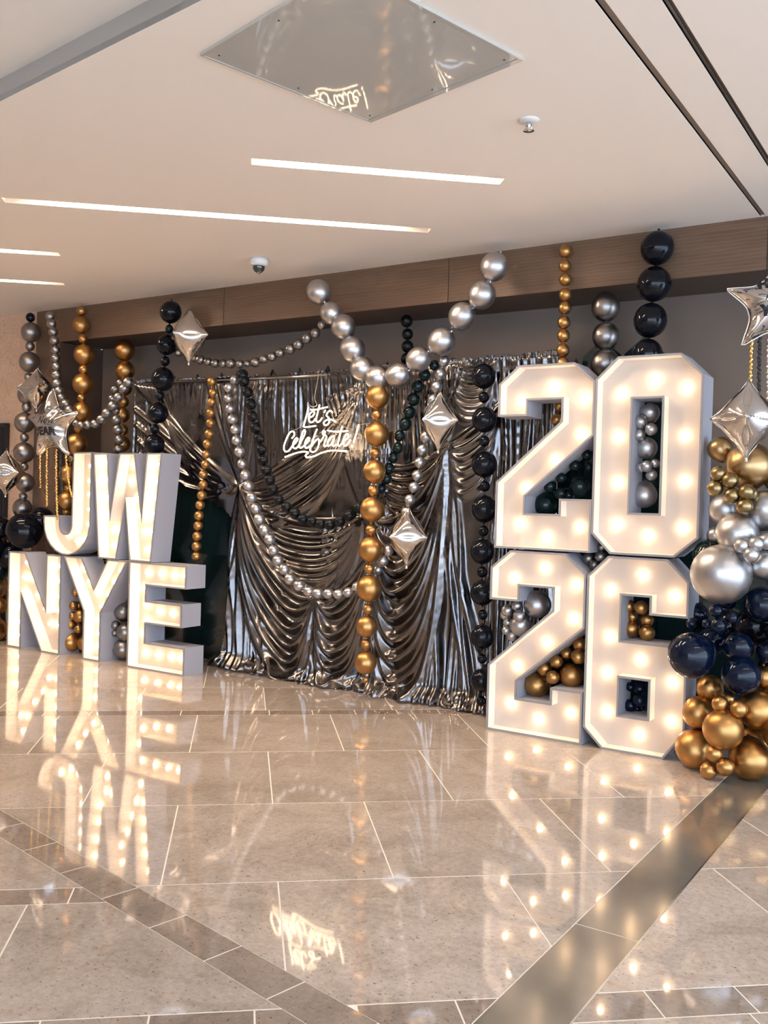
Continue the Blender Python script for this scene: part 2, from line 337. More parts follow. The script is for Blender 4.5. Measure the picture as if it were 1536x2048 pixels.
Z = {'A': (0, 560, 3.2), 'A2': (0, 980, 3.2), 'C': (360, 560, 3.072), 'D': (360, 980, 3.072), 'B': (580, 440, 2.56), 'E': (700, 860, 3.072), 'F': (1086, 430, 2.927), 'G': (950, 1060, 2.621), 'H': (1336, 860, 5.12), 'I': (1326, 1160, 4.876), 'N': (0, 1100, 5.908), 'T': (540, 780, 7.68), 'P': (0, 0, 1)}
def zp(z, a, b): o = Z[z]; return (o[0]+a/o[2], o[1]+b/o[2])

CX0, CX1, CH = -6.80, -2.55, 2.60; ST = .0075
nx = int((CX1-CX0)/ST)+1; nz = int(CH/ST)+1
Hf = np.zeros((nz, nx), np.float32)
def wpt(px, py): q = oy(px, py, 6.12); return np.array([q[0], q[2]])
def ridge(P, w, A):   # P: Nx2 world points, w,A arrays
    d = np.r_[0, np.cumsum(np.hypot(*(P[1:]-P[:-1]).T))]; n = max(4, int(d[-1]/(ST*1.1))); s = np.linspace(0, d[-1], n)
    X = np.interp(s, d, P[:, 0]); Zz = np.interp(s, d, P[:, 1]); Wd = np.interp(s, d, w); Am = np.interp(s, d, A)
    for x, z, ww, aa in zip(X, Zz, Wd, Am):
        R = ww*2.3; i0 = max(0, int((x-R-CX0)/ST)); i1 = min(nx, int((x+R-CX0)/ST)+2); j0 = max(0, int((z-R)/ST)); j1 = min(nz, int((z+R)/ST)+2)
        if i0 >= i1 or j0 >= j1: continue
        xx = CX0+np.arange(i0, i1)*ST-x; zz = np.arange(j0, j1)*ST-z
        dd = np.sqrt(xx[None]**2+zz[:, None]**2)/ww
        v = aa*np.exp(-dd**1.7).astype(np.float32); sub = Hf[j0:j1, i0:i1]; np.maximum(sub, v, out=sub)
def line(p, q, w0, w1, A0, A1, sag=0, wob=0, n=26):
    t = np.linspace(0, 1, n); a = wpt(*p); b = wpt(*q); P = a[None]*(1-t[:, None])+b[None]*t[:, None]
    sg = sag/250.0; P[:, 1] -= 4*sg*t*(1-t); ph = rng.rand()*6; P[:, 0] += wob*np.sin(t*5+ph)*np.sin(t*math.pi)
    ridge(P, w0+(w1-w0)*t, A0+(A1-A0)*t)
def arcs(p, q, s0, s1, n, w=.022, A=.055, jit=1.0):
    for i in range(n):
        f = i/(n-1); s = s0+(s1-s0)*f**.9+rng.uniform(-4, 4)*jit; t = np.linspace(0, 1, 40); a = wpt(*p); b = wpt(*q)
        P = a[None]*(1-t[:, None])+b[None]*t[:, None]; dp = s/250.
        g = np.abs(2*t-1); P[:, 1] -= dp*(1-g**(2.0+.8*f)); P[:, 0] += .35*dp*(.5-t)*(1-g**2)*-.5
        ww = (.007+(w*(1+.5*f)-.007)*np.sin(math.pi*t)**.7)*rng.uniform(.8, 1.15); AA = A*(.25+.75*np.sin(math.pi*t)**.5)*rng.uniform(.75, 1.15)
        ridge(P, ww, AA)
def fan(p, e0, e1, n, w0=.006, w1=.016, A0=.02, A1=.045, sag=0, wob=.01):
    for i in range(n):
        f = (i+rng.uniform(-.25, .25))/(n-1); q = (e0[0]+(e1[0]-e0[0])*f, e0[1]+(e1[1]-e0[1])*f)
        line(p, q, w0, w1*rng.uniform(.7, 1.2), A0, A1*rng.uniform(.7, 1.15), sag, wob)
def topy(x): return 760+(x-266)*(706-760)/(1103-266)
G1 = (458, 972); G2 = (622, 1195); G3 = (722, 1030); G4 = (892, 892); G5 = (738, 1105)
for x in np.arange(270, 1108, 7.2):      # gathered heading
    line((x, topy(x)+1), (x+rng.uniform(-5, 5), topy(x)+rng.uniform(28, 95)), .008, .008, .03, .004, 0, .004, 8)
for x in np.arange(486, 725, 7.6):
    line((x, topy(x)+4), (x+rng.uniform(-8, 8)+(x-600)*.05, 930+rng.uniform(-30, 50)), .009, .012, .036, .006, 0, .012, 20)
fan(G1, (398, 760), (515, 756), 15, w1=.014)
for i in range(7): line(G1, (262+i*6, 768+i*1), .008, .02, .02, .05, 12+i*14, 0)
for i in range(5): line(G1, (262+i*2, 820+i*30), .008, .026, .02, .05, 12+i*9, 0)
for i in range(6): line((258+i*3, 772), (246+i*9, 960), .01, .02, .02, .04)
arcs(G1, (724, 775), 30, 165, 9, .019, .06)
arcs(G1, G3, 45, 165, 6, .024, .065)
arcs(G1, G2, 25, 262, 7, .034, .09)
fan(G1, (424, 1330), (520, 1345), 8, w1=.026, A1=.08, wob=.04)
fan(G2, (640, 1050), (716, 1052), 7, w1=.014, A1=.04); arcs(G2, G3, 10, 70, 4, .014, .04)
fan(G2, (596, 1368), (658, 1380), 6, w1=.022, A1=.07, wob=.03)
arcs(G2, G5, 30, 215, 6, .03, .085)
fan(G5, (668, 1385), (742, 1400), 9, w1=.016, A1=.05)
for x in np.arange(728, 772, 8): line((x, topy(x)+4), (x-10+rng.uniform(-3, 3), 1380), .010, .014, .035, .04, 0, .012)
for x in np.arange(770, 880, 8.5): line((x, topy(x)+4), (x+rng.uniform(-10, 10), 930+rng.uniform(-30, 90)), .009, .013, .036, .006, 0, .012, 20)
arcs((744, 1040), G4, 50, 415, 9, .038, .095); arcs((748, 930), G4, 20, 110, 5, .018, .05)
fan(G4, (846, 735), (925, 728), 9, w1=.014)
fan(G4, (846, 1400), (976, 1420), 10, w1=.032, A1=.09, wob=.05)
fan(G3, (640, 800), (726, 770), 9, w1=.014)
arcs((898, 728), (992, 722), 12, 105, 8, .014, .045, .4); arcs(G4, (1000, 800), 10, 120, 6, .02, .05)
for x in np.arange(985, 1112, 7.5): x += rng.uniform(-4, 4); k_ = rng.uniform(.5, 1.6); line((x, topy(x)+4), (x-12+rng.uniform(-14, 14), 1330), .009*k_, .016*k_, .03*k_, .045*k_, 0, .03)
for a, b, s in (((770, 1200), (830, 1180), 120), ((500, 1120), (560, 1160), 90)): line(a, b, .03, .03, .02, .03, s)
for it in range(5): Hf[1:-1, 1:-1] = (Hf[1:-1, 1:-1]*2+Hf[:-2, 1:-1]+Hf[2:, 1:-1]+Hf[1:-1, :-2]+Hf[1:-1, 2:])/6
gx = CX0+np.arange(nx)*ST; gz = np.arange(nz)*ST; XX, ZZ = np.meshgrid(gx, gz)
def sm(a, b, x): t = np.clip((x-a)/(b-a), 0, 1); return t*t*(3-2*t)
base = np.interp(XX, [-6.8, -5.9, -4.8, -4.1, -3.0, -2.5], [6.20, 6.25, 6.22, 6.17, 6.16, 6.16])
lowf = .018*np.sin(XX*7.3+ZZ*2.1)+.014*np.sin(XX*3.1-ZZ*4.7+1)
fl = sm(.16, 0, ZZ)
crum = .020*np.sin(ZZ*58+4*np.sin(XX*7.3)+2*np.sin(XX*17))*(.6+.4*np.sin(XX*13))
YY = base-Hf+lowf*(.4+.6*sm(2.5, 2.2, ZZ))-fl**1.5*.09+crum*fl
Z2 = ZZ.copy(); Z2 += .022*fl*np.sin(XX*15+3*np.sin(XX*6))*sm(0, .05, ZZ)
YY = np.where(ZZ > 2.535, base-.03*np.abs(np.sin(XX*90+2*np.sin(XX*17))), YY)
rodz = np.interp(XX, [-6.8, -4.85, -4.3, -3.4, -2.6], [2.555, 2.53, 2.53, 2.55, 2.562])
Z2 = np.minimum(Z2, rodz+.012*np.sin(XX*60+3*np.sin(XX*23))+.006)
# outline of the hanging cloth (bare board lower left of the swag)
bl = np.array([wpt(*p) for p in ((250, 905), (300, 935), (372, 985), (425, 1015), (446, 1040), (443, 1150), (438, 1250), (425, 1312), (404, 1322))])
order = bl[:4]
zl = np.interp(gx, order[:, 0], order[:, 1], left=order[0, 1], right=-1)
xr = np.interp(gz, bl[3:][::-1, 1], bl[3:][::-1, 0], right=-99)
keep = (ZZ >= zl[None, :]) | ((XX >= xr[:, None]) & (ZZ <= bl[3, 1]+.02)) & (XX > bl[8, 0])
keep &= ~((ZZ < bl[3, 1]) & (XX < xr[:, None]))
vid = np.arange(nx*nz).reshape(nz, nx); kf = keep[:-1, :-1] & keep[1:, 1:] & keep[:-1, 1:] & keep[1:, :-1]
q = np.stack([vid[:-1, :-1], vid[:-1, 1:], vid[1:, 1:], vid[1:, :-1]], -1)[kf]
used = np.unique(q); remap = -np.ones(nx*nz, int); remap[used] = np.arange(len(used))
co_ = np.stack([XX, YY, Z2+.003], -1).reshape(-1, 3)[used]; co_[:, 0] += 4.5; co_[:, 1] -= 6.2
me = bpy.data.meshes.new('cloth_panel'); q = remap[q].astype(np.int32)
me.vertices.add(len(co_)); me.vertices.foreach_set('co', co_.astype(np.float32).ravel())
me.loops.add(q.size); me.loops.foreach_set('vertex_index', q.ravel()); me.polygons.add(len(q))
me.polygons.foreach_set('loop_start', np.arange(0, q.size, 4, dtype=np.int32)); me.polygons.foreach_set('use_smooth', np.ones(len(q), bool)); me.update(); me.validate()
cu = empty('draped_curtain', (-4.5, 6.2, 0), 'pewter metallic curtain draped in swags and gathers behind the balloon garlands', 'curtain')
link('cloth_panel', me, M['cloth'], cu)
tube('curtain_rod', [(a+4.5, b, c) for a, b, c in ((-6.80, .0, 2.535), (-4.85, .0, 2.51), (-2.57, .0, 2.54))], .014, M['chrome'], cu)
for x in (-6.79, -4.5, -2.58): tube('curtain_post', [(x+4.5, .02, 0), (x+4.5, .02, 2.53)], .014, M['chrome'], cu)
for n_, (gp, r_) in enumerate(((G1, .022), (G2, .022), (G4, .025), (G3, .02))):
    p = oy(*gp, 6.10); tube('gather_tie', [(p[0]+4.5+r_*math.cos(a), p[1]-6.2, p[2]+r_*math.sin(a)) for a in np.linspace(0, 6.283, 13)], .006, M['cloth'], cu, 6)

# ================================================================== MARQUEE SIGNS
def inset(P, d):
    n = len(P); A = sum(P[i][0]*P[(i+1) % n][1]-P[(i+1) % n][0]*P[i][1] for i in range(n)); sgn = 1 if A > 0 else -1; out = []
    for i in range(n):
        p0 = Vector(P[i-1]); p1 = Vector(P[i]); p2 = Vector(P[(i+1) % n]); a = (p1-p0).normalized(); b = (p2-p1).normalized()
        na = Vector((-a.y, a.x))*sgn; nb = Vector((-b.y, b.x))*sgn; m_ = (na+nb); m_.normalize(); k = d/max(.35, m_.dot(na)); out.append((p1.x+m_.x*k, p1.y+m_.y*k))
    return out
def sign(name, label, cat, loops, yf, yb, rec, bulbs, group):
    xs = [p[0] for p in loops[0]]; zs = [p[1] for p in loops[0]]; cx = (min(xs)+max(xs))/2; z0 = min(zs)
    t = empty(name, (cx, (yf+yb)/2, z0), label, cat, group); cy = (yf+yb)/2
    LO = [[(x-cx, z-z0) for x, z in l] for l in loops]
    LI = [inset(LO[0], .013)]+[inset(l, -.013) for l in LO[1:]]
    f, b, r = yf-cy, yb-cy, yf+rec-cy
    V = []; Fs = []
    def ring(A, ya, B, yb_):
        k = len(V); n = len(A); V.extend([(x, ya, z) for x, z in A]); V.extend([(x, yb_, z) for x, z in B])
        Fs.extend([(k+i, k+(i+1) % n, k+n+(i+1) % n, k+n+i) for i in range(n)])
    for A in LO: ring(A, f+.004, A, b)
    fixn(mesh('side_wall', V, Fs, M['sign_side'], t)); V = []; Fs = []
    for A, B in zip(LO, LI): ring(B, f+.002, B, r)
    mesh('inner_wall', V, Fs, M['sign_in'], t); V = []; Fs = []
    for A, B in zip(LO, LI): ring(A, f, B, f); ring(A, f, A, f+.006); ring(B, f, B, f+.006)
    mesh('front_rim', V, Fs, M['rim'], t)
    for nm, LL, y, mm in (('face_panel', LI, r, M['sign']), ('back_panel', LO, b, M['sign_side'])):
        lp = [[Vector((x, z, 0)) for x, z in l] for l in LL]; fl_ = [p for l in lp for p in l]
        mesh(nm, [(p.x, y, p.y) for p in fl_], [tuple(tt) for tt in tessellate_polygon(lp)], mm, t)
    for zk, a, c in bulbs:
        p = oy(*zp(zk, a, c), yf+rec-.016)
        o = link('bulb', BULB, None, t); o.location = (p[0]-cx, r-.001, p[2]-z0)
    return t
bv = []; bf = []; pr = [(.007, 0), (.009, -.006), (.010, -.010), (.016, -.019), (.0175, -.027), (.015, -.036), (.008, -.043), (.001, -.0445)]
for r_, y_ in pr:
    for k in range(10): a = 2*math.pi*k/10; bv.append((r_*math.cos(a), y_, r_*math.sin(a)))
for i in range(len(pr)-1):
    for k in range(10): bf.append((i*10+k, (i+1)*10+k, (i+1)*10+(k+1) % 10, i*10+(k+1) % 10))
BULB = bpy.data.meshes.new('bulb'); BULB.from_pydata(bv, [], bf); BULB.materials.append(M['bulb']); BULB.materials.append(M['chrome'])
for i, p in enumerate(BULB.polygons): p.use_smooth = True; p.material_index = 1 if i < 10 else 0
YS = 5.665; YE = 5.895; ZT = 1.212
two = lambda x, z, s=1: [(x+a*s, z+b*s) for a, b in ((0, .868), (0, 1.082), (.14, 1.2), (.525, 1.2), (.665, 1.075), (.665, .735), (.212, .345), (.212, .235), (.448, .235), (.448, .335), (.665, .335), (.665, 0), (0, 0), (0, .435), (.445, .83), (.445, .97), (.212, .97), (.212, .868))]
two = lambda x, z: [(x+a, z+b) for a, b in ((0, .868), (0, 1.082), (.14, 1.2), (.525, 1.2), (.665, 1.075), (.665, .735), (.212, .345), (.212, .235), (.448, .235), (.448, .335), (.665, .335), (.665, 0), (0, 0), (0, .435), (.445, .83), (.445, .97), (.212, .97), (.212, .868))]
six = lambda x, z: [[(x+a, z+b) for a, b in ((0, 1.07), (.13, 1.2), (.50, 1.2), (.63, 1.07), (.63, .855), (.397, .855), (.397, .962), (.225, .962), (.225, .685), (.515, .685), (.63, .59), (.63, .165), (.505, 0), (.125, 0), (0, .12))], [(x+a, z+b) for a, b in ((.225, .455), (.405, .455), (.405, .227), (.225, .227))]]
zero = lambda x, z: [[(x+a, z+b) for a, b in ((0, 1.085), (.14, 1.22), (.525, 1.22), (.66, 1.09), (.66, .12), (.52, 0), (.125, 0), (0, .125))], [(x+a, z+b) for a, b in ((.24, .955), (.42, .955), (.42, .26), (.24, .26))]]
gN = 'lit marquee numerals of the 2026 stack'; gL = 'lit marquee letters of the left stack'
sign('marquee_numeral', 'white marquee numeral 2 on top row, left of the zero', 'numeral', [two(-2.775, ZT)], YS, YE, .10, [('B', 1187, 930), ('F', 62, 1005), ('F', 243, 1072), ('F', 222, 1282), ('F', 68, 1433), ('E', 1075, 355), ('E', 1035, 578), ('E', 1205, 655), ('E', 1407, 595)], gN)
sign('marquee_numeral', 'white marquee numeral 0 filled with silver balloons in its slot', 'numeral', zero(-2.108, ZT), YS, YE, .10, [('F', 455, 1048), ('F', 652, 963), ('F', 840, 1012), ('F', 442, 1297), ('F', 828, 1292), ('F', 437, 1567), ('F', 825, 1558), ('F', 428, 1812), ('F', 815, 1832), ('F', 613, 1878)], gN)
sign('marquee_numeral', 'white marquee numeral 2 standing on the floor beside the six', 'numeral', [two(-2.795, 0)], YS, YE, .10, [('G', 202, 253), ('G', 362, 200), ('G', 528, 287), ('G', 513, 467), ('G', 373, 592), ('G', 218, 715), ('G', 183, 907), ('G', 328, 992), ('G', 498, 962)], gN)
sign('marquee_numeral', 'white marquee numeral 6 standing on the floor under the zero', 'numeral', six(-2.122, 0), YS, YE, .10, [('G', 707, 318), ('G', 877, 237), ('G', 1045, 348), ('G', 705, 560), ('G', 865, 680), ('G', 690, 752), ('G', 1033, 800), ('G', 690, 952), ('G', 1025, 1007), ('G', 855, 1075)], gN)
LH = .914
Np = [(-7.935, LH), (-7.685, LH), (-7.372, .40), (-7.372, LH), (-7.165, LH), (-7.165, 0), (-7.42, 0), (-7.729, .505), (-7.729, 0), (-7.935, 0)]
Yp = [(-7.135, LH), (-6.885, LH), (-6.712, .645), (-6.54, LH), (-6.29, LH), (-6.615, .435), (-6.615, 0), (-6.845, 0), (-6.845, .435)]
Ep = [(-6.268, LH), (-5.585, LH), (-5.585, .72), (-6.05, .72), (-6.05, .588), (-5.628, .588), (-5.628, .395), (-6.05, .395), (-6.05, .232), (-5.585, .232), (-5.585, 0), (-6.268, 0)]
zb = LH+.004
Jp = [(-7.035, 1.862), (-6.782, 1.862), (-6.782, 1.20)]+[(-7.105+.323*math.cos(a), 1.22+.30*math.sin(a)) for a in np.linspace(-.1, -math.pi+.0, 12)]
Jp = [(x, max(z, zb)) for x, z in Jp]+[(-7.428, 1.275), (-7.20, 1.275)]+[(-7.117+.083*math.cos(a), 1.20+.085*math.sin(a)) for a in np.linspace(math.pi, 2*math.pi, 9)]
Wp = [(-6.762, 1.85), (-6.575, 1.85), (-6.525, 1.29), (-6.425, 1.85), (-6.232, 1.85), (-6.13, 1.285), (-6.085, 1.85), (-5.905, 1.85), (-6.005, zb), (-6.265, zb), (-6.335, 1.43), (-6.435, zb), (-6.665, zb)]
sign('marquee_letter', 'white marquee letter J with hooked foot, left of the W', 'letter', [Jp], YS+.01, YE+.01, .12, [('A', 585, 1190), ('A', 580, 1285), ('A', 578, 1375), ('A', 578, 1468), ('A', 435, 1626), ('A', 497, 1669), ('A', 545, 1654), ('A', 395, 1549), ('A', 572, 1562)], gL)
sign('marquee_letter', 'white marquee letter W on top of the left stack, beside the J', 'letter', [Wp], YS+.01, YE+.01, .12, [('A', x, y) for x, y in ((683, 1165), (685, 1275), (693, 1390), (697, 1500), (853, 1180), (840, 1287), (878, 1390), (900, 1500), (1025, 1185), (1005, 1290), (995, 1390), (988, 1500), (727, 1600), (765, 1602), (730, 1700), (925, 1610), (970, 1612), (945, 1725))], gL)
sign('marquee_letter', 'white marquee letter N at far left standing on the floor', 'letter', [Np], YS+.01, YE+.01, .12, [('N', x, y) for x, y in ((330, 145), (295, 318), (370, 335), (290, 490), (545, 690), (450, 530), (600, 870), (720, 190), (710, 365), (710, 548), (700, 715), (690, 890), (245, 668), (240, 845), (240, 1005))], gL)
sign('marquee_letter', 'white marquee letter Y between the N and the E', 'letter', [Yp], YS+.01, YE+.01, .12, [('N', x, y) for x, y in ((985, 205), (1065, 365), (1157, 515), (1280, 525), (1357, 380), (1437, 238), (1212, 662), (1160, 830), (1160, 985), (1150, 1140))], gL)
sign('marquee_letter', 'white marquee letter E standing next to the curtain', 'letter', [Ep], YS+.01, YE+.01, .12, [('A2', x, y) for x, y in ((947, 530), (1032, 535), (1113, 545), (1180, 550), (920, 630), (937, 735), (1020, 775), (1103, 790), (935, 835), (915, 920), (927, 1043), (1010, 1055), (1092, 1068), (1155, 1078))], gL)

# ================================================================== NEON SIGN
def smooth(P, k=5):
    P = [Vector(p) for p in P]; out = []
    for i in range(len(P)-1):
        a = P[max(0, i-1)]; b = P[i]; c = P[i+1]; d = P[min(len(P)-1, i+2)]
        for j in range(k): t = j/k; out.append(.5*((2*b)+(c-a)*t+(2*a-5*b+4*c-d)*t*t+(3*b-a-3*c+d)*t**3))
    return out+[P[-1]]
NY = 5.99; nc = oy(*zp('T', 780, 700), NY)
ns = empty('neon_sign', nc, "warm white neon sign reading Let's Celebrate! hanging on the curtain", 'sign')
def npt(a, b, dy=0): p = oy(*zp('T', a, b), NY); return (p[0]-nc[0], dy, p[2]-nc[2])
strokes = [[(592, 255), (562, 390), (518, 545), (525, 566), (560, 570), (705, 550)], [(600, 425), (655, 400), (682, 352), (655, 330), (612, 370), (595, 440), (615, 492), (660, 488), (700, 440)], [(762, 225), (732, 350), (708, 450), (725, 492), (765, 478), (800, 425)], [(615, 300), (700, 303), (800, 280), (885, 262)], [(852, 308), (830, 348)],
 [(960, 350), (930, 318), (890, 340), (868, 390), (900, 430), (908, 495), (870, 540), (832, 530), (828, 495), (870, 462), (930, 452), (1010, 490)],
 [(335, 742), (372, 695), (362, 638), (305, 655), (245, 770), (213, 880), (235, 945), (290, 930), (350, 850)],
 [(350, 850), (400, 800), (427, 752), (398, 742), (362, 800), (350, 868), (385, 898), (430, 870), (460, 820)], [(460, 820), (528, 690), (540, 625), (510, 630), (465, 770), (450, 868), (480, 888), (530, 850)], [(530, 850), (590, 780), (604, 738), (574, 740), (538, 810), (542, 878), (580, 888), (625, 850)],
 [(722, 600), (682, 700), (640, 830), (632, 870), (690, 790), (735, 752), (755, 790), (740, 870), (700, 935), (650, 952), (615, 925), (625, 890)], [(770, 800), (830, 700), (842, 635), (812, 632), (815, 680), (868, 715), (840, 800), (832, 862), (862, 858), (885, 835)],
 [(985, 705), (935, 728), (888, 800), (892, 858), (940, 832), (985, 745), (962, 835), (982, 864), (1020, 830)], [(1107, 560), (1062, 740), (1042, 830), (1062, 860), (1100, 832), (1140, 770)], [(885, 622), (970, 637), (1080, 640), (1195, 625)], [(1140, 770), (1190, 740), (1204, 690), (1172, 680), (1128, 760), (1132, 838), (1172, 855), (1215, 800), (1238, 765)],
 [(1362, 530), (1322, 680), (1282, 810)], [(1265, 845), (1255, 880)], [(230, 1030), (350, 985), (480, 950), (585, 957), (545, 1008), (580, 1035), (680, 1015), (800, 962), (950, 930), (1180, 942)]]
for s_ in strokes:
    P = smooth([npt(*p) for p in s_]); tube('neon_tube', P, .0056, M['neon'], ns, 8)
hull = [(500, 200), (900, 200), (1040, 500), (1400, 500), (1400, 640), (1290, 930), (1200, 980), (850, 1010), (560, 1070), (200, 1060), (180, 900), (240, 680), (480, 590)]
P = [npt(*p) for p in hull]; nn = len(P)
fixn(mesh('acrylic_backing', [(x, .012, z) for x, y, z in P]+[(x, .016, z) for x, y, z in P], [tuple(range(nn)), tuple(range(nn, 2*nn))[::-1]]+[(i, (i+1) % nn, nn+(i+1) % nn, nn+i) for i in range(nn)], M['acrylic'], ns))
tube('power_cable', smooth([npt(690, -330, .06), npt(700, -100, .02), npt(685, 120), npt(720, 230), npt(650, 258), npt(605, 225)]), .003, M['wire'], ns, 6)
tube('hanging_wire', smooth([npt(1560, 500, .03), npt(1400, 530), npt(1250, 590), npt(1130, 560), npt(980, 440), npt(950, 310)]), .0018, M['wire'], ns, 6)
tube('hanging_wire', smooth([npt(300, 590, .02), npt(400, 605), npt(470, 550), npt(510, 480)]), .0018, M['wire'], ns, 6)
tube('power_cable', smooth([npt(1290, 880), npt(1230, 930), npt(1180, 965)]), .002, M['wire'], ns, 6)

# ================================================================== BALLOONS
def balloon_mesh(nm, m, kind):
    V = []; Fc = []; n = 26; pr = []
    if kind == 'link':                              # little tied tail at both ends
        pr = [(.02, 1.16), (.09, 1.10), (.05, 1.03)]
        for i in range(1, 16): a = math.pi*i/16; pr.append((math.sin(a)**.97, math.cos(a)*1.02))
        pr += [(.05, -1.04), (.09, -1.11), (.02, -1.17)]
    else:
        pr = [(.004, .985)]
        for i in range(1, 16):
            a = math.pi*i/16; tp = 1+.06*math.cos(a) if kind == 'pear' else 1
            zz = math.cos(a); zz = zz if zz > 0 else zz*(1+.12*(-zz)**3)
            pr.append((math.sin(a)*tp, zz))
        pr += [(.06, -1.11), (.09, -1.19), (.03, -1.2)]
    for r, z in pr:
        for k in range(n): a = 2*math.pi*k/n; V.append((r*math.cos(a), r*math.sin(a), z))
    for i in range(len(pr)-1):
        for k in range(n): Fc.append((i*n+k, (i+1)*n+k, (i+1)*n+(k+1) % n, i*n+(k+1) % n))
    Fc.append(tuple(range(n))); Fc.append(tuple(range(len(pr)*n-1, (len(pr)-1)*n-1, -1)))
    me = bpy.data.meshes.new(nm); me.from_pydata(V, [], Fc); me.materials.append(m); me.polygons.foreach_set('use_smooth', [True]*len(me.polygons)); return me
BM = {}
def bmesh_for(m, kind):
    if (m, kind) not in BM: BM[(m, kind)] = balloon_mesh('balloon', M[m], kind)
    return BM[(m, kind)]
FLOORZ = 0
def garland(label, items, mtl, y, cat='garland', name='balloon_garland', link_=True, group=None):
    """items: (zoom, x, y, r[, y_depth[, material]])"""
    pts = []
    for it in items:
        zk, a, b, r = it[:4]; yy = it[4] if len(it) > 4 and it[4] else y; mm = it[5] if len(it) > 5 else mtl
        p = oy(*zp(zk, a, b), yy); R = r/Z[zk][2]*dep(p)/F; pts.append([p, R, mm])
    c = pts[0][0] if link_ else np.mean([p for p, _, _ in pts], 0)
    base = (c[0], c[1], c[2]) if link_ else (c[0], c[1], min(p[2]-R for p, R, _ in pts))
    t = empty(name, base, label, cat, group); B = np.array(base)
    for i, (p, R, mm) in enumerate(pts):
        q = p-B; o = link('balloon', bmesh_for(mm, 'link' if link_ else 'pear'), None, t); o.location = [float(v) for v in q]
        if link_:
            a = pts[max(0, i-1)][0]; b = pts[min(len(pts)-1, i+1)][0]; d = Vector([float(v) for v in (a-b)])
            o.rotation_mode = 'QUATERNION'; o.rotation_quaternion = d.to_track_quat('Z', 'Y') if d.length > 1e-5 else (1, 0, 0, 0); R2 = R*random.uniform(.97, 1.03); o.scale = (R2, R2, R2*1.02)
        else:
            cen = np.mean([x[0] for x in pts], 0); d = Vector([float(v) for v in (p-cen)])+Vector((random.uniform(-.05, .05), -.12, random.uniform(-.05, .05)))
            o.rotation_mode = 'QUATERNION'; o.rotation_quaternion = d.to_track_quat('Z', 'Y'); o.scale = (R, R, R*1.0)
            if R*1.0 > (p[2]-0): o.location.z = float(R-B[2])
    return t
YG = 5.95
def zl(z, L_): return [(z, *t) for t in L_]
garland('string of alternating big and small pewter balloons hanging against the travertine wall', zl('A', [(195, 240, 28, None, 'navy'), (197, 335, 62), (192, 425, 30), (187, 525, 65), (182, 622, 28), (172, 735, 60), (170, 815, 30), (157, 912, 62), (155, 1008, 28), (153, 1105, 65), (155, 1195, 27), (160, 1297, 58), (148, 1385, 27), (142, 1460, 60)]), 'pewter', YG)
garland('small silver balloon garland dropping from the beam at left, looping to the curtain corner', zl('A', [(320, 232, 28), (330, 280, 30), (340, 332, 30), (348, 388, 30), (355, 447, 29), (355, 500, 29), (360, 552, 30), (362, 606, 31), (366, 660, 30), (377, 708, 30), (393, 752, 28), (420, 793, 30), (445, 833, 30), (465, 880, 28), (490, 918, 26), (520, 930, 28), (563, 928, 30), (607, 922, 30), (650, 892, 31), (684, 852, 31), (722, 805, 31), (758, 750, 30), (793, 695, 31), (820, 655, 33)]), 'pewter', 5.82)
garland('short silver balloon string hanging from the curtain corner down behind the W', zl('A', [(768, 658, 26), (735, 700, 27), (718, 758, 25), (742, 835, 26), (746, 895, 31), (755, 958, 32), (762, 1022, 31), (757, 1085, 30)]), 'pewter', 6.03)
garland('left string of alternating big and small gold balloons hanging from the wooden beam', zl('A', [(520, 198, 30), (518, 290, 55), (532, 378, 29), (538, 478, 66), (535, 572, 32), (532, 665, 66), (523, 753, 29), (525, 842, 60), (505, 950, 30), (490, 1050, 66), (462, 1145, 25, None, 'olive'), (440, 1245, 62), (435, 1333, 25), (430, 1415, 60), (425, 1485, 26)]), 'gold', 5.98)
garland('short string of large gold balloons hanging under the beam beside the curtain corner', zl('A', [(798, 450, 63), (800, 580, 62), (795, 690, 50), (790, 780, 35), (785, 865, 48), (785, 960, 35), (785, 1050, 50)]), 'gold', 6.27)
garland('left string of glossy black balloons passing the upper silver diamond balloon', zl('A', [(1092, 205, 72), (1083, 313, 26, None, 'teal'), (1065, 415, 64), (1057, 520, 30), (1042, 635, 72), (1022, 742, 30), (1010, 850, 66), (990, 953, 30), (988, 1050, 66)]), 'black', 5.93)
garland('string of small gold balloons hanging down the curtain left side toward the E', zl('A', [(1357, 650, 30), (1363, 720, 28), (1357, 780, 28), (1350, 850, 30), (1348, 915, 30), (1340, 985, 30), (1328, 1048, 30), (1320, 1115, 28), (1315, 1180, 28), (1302, 1245, 28), (1300, 1310, 28), (1291, 1378, 31), (1280, 1440, 31), (1273, 1508, 32), (1268, 1573, 31), (1262, 1640, 32), (1258, 1704, 32), (1257, 1769, 31)]), 'gold', YG)
garland('dark silver small balloon garland swagged under the beam above the curtain', zl('A', [(1140, 465, 24)])+zl('C', [(45, 470, 20), (85, 478, 24), (125, 490, 28), (172, 502, 26), (217, 512, 27), (265, 514, 26), (312, 514, 30), (368, 517, 27), (413, 515, 22), (463, 507, 31), (515, 486, 28), (566, 471, 29), (615, 449, 30), (676, 425, 32), (728, 397, 31), (780, 358, 31), (832, 327, 31), (872, 278, 27)]), 'pewter', 6.0)
garland('garland of large silver balloons hanging in a deep U from the wooden beam', zl('C', [(853, 75, 75), (928, 205, 70), (1003, 288, 75), (1060, 425, 76), (1120, 545, 76), (1213, 600, 75), (1340, 585, 77), (1465, 488, 76)])+zl('B', [(775, 623, 68), (880, 493, 68), (982, 385, 72), (1045, 240, 72)]), 'silver', 5.86)
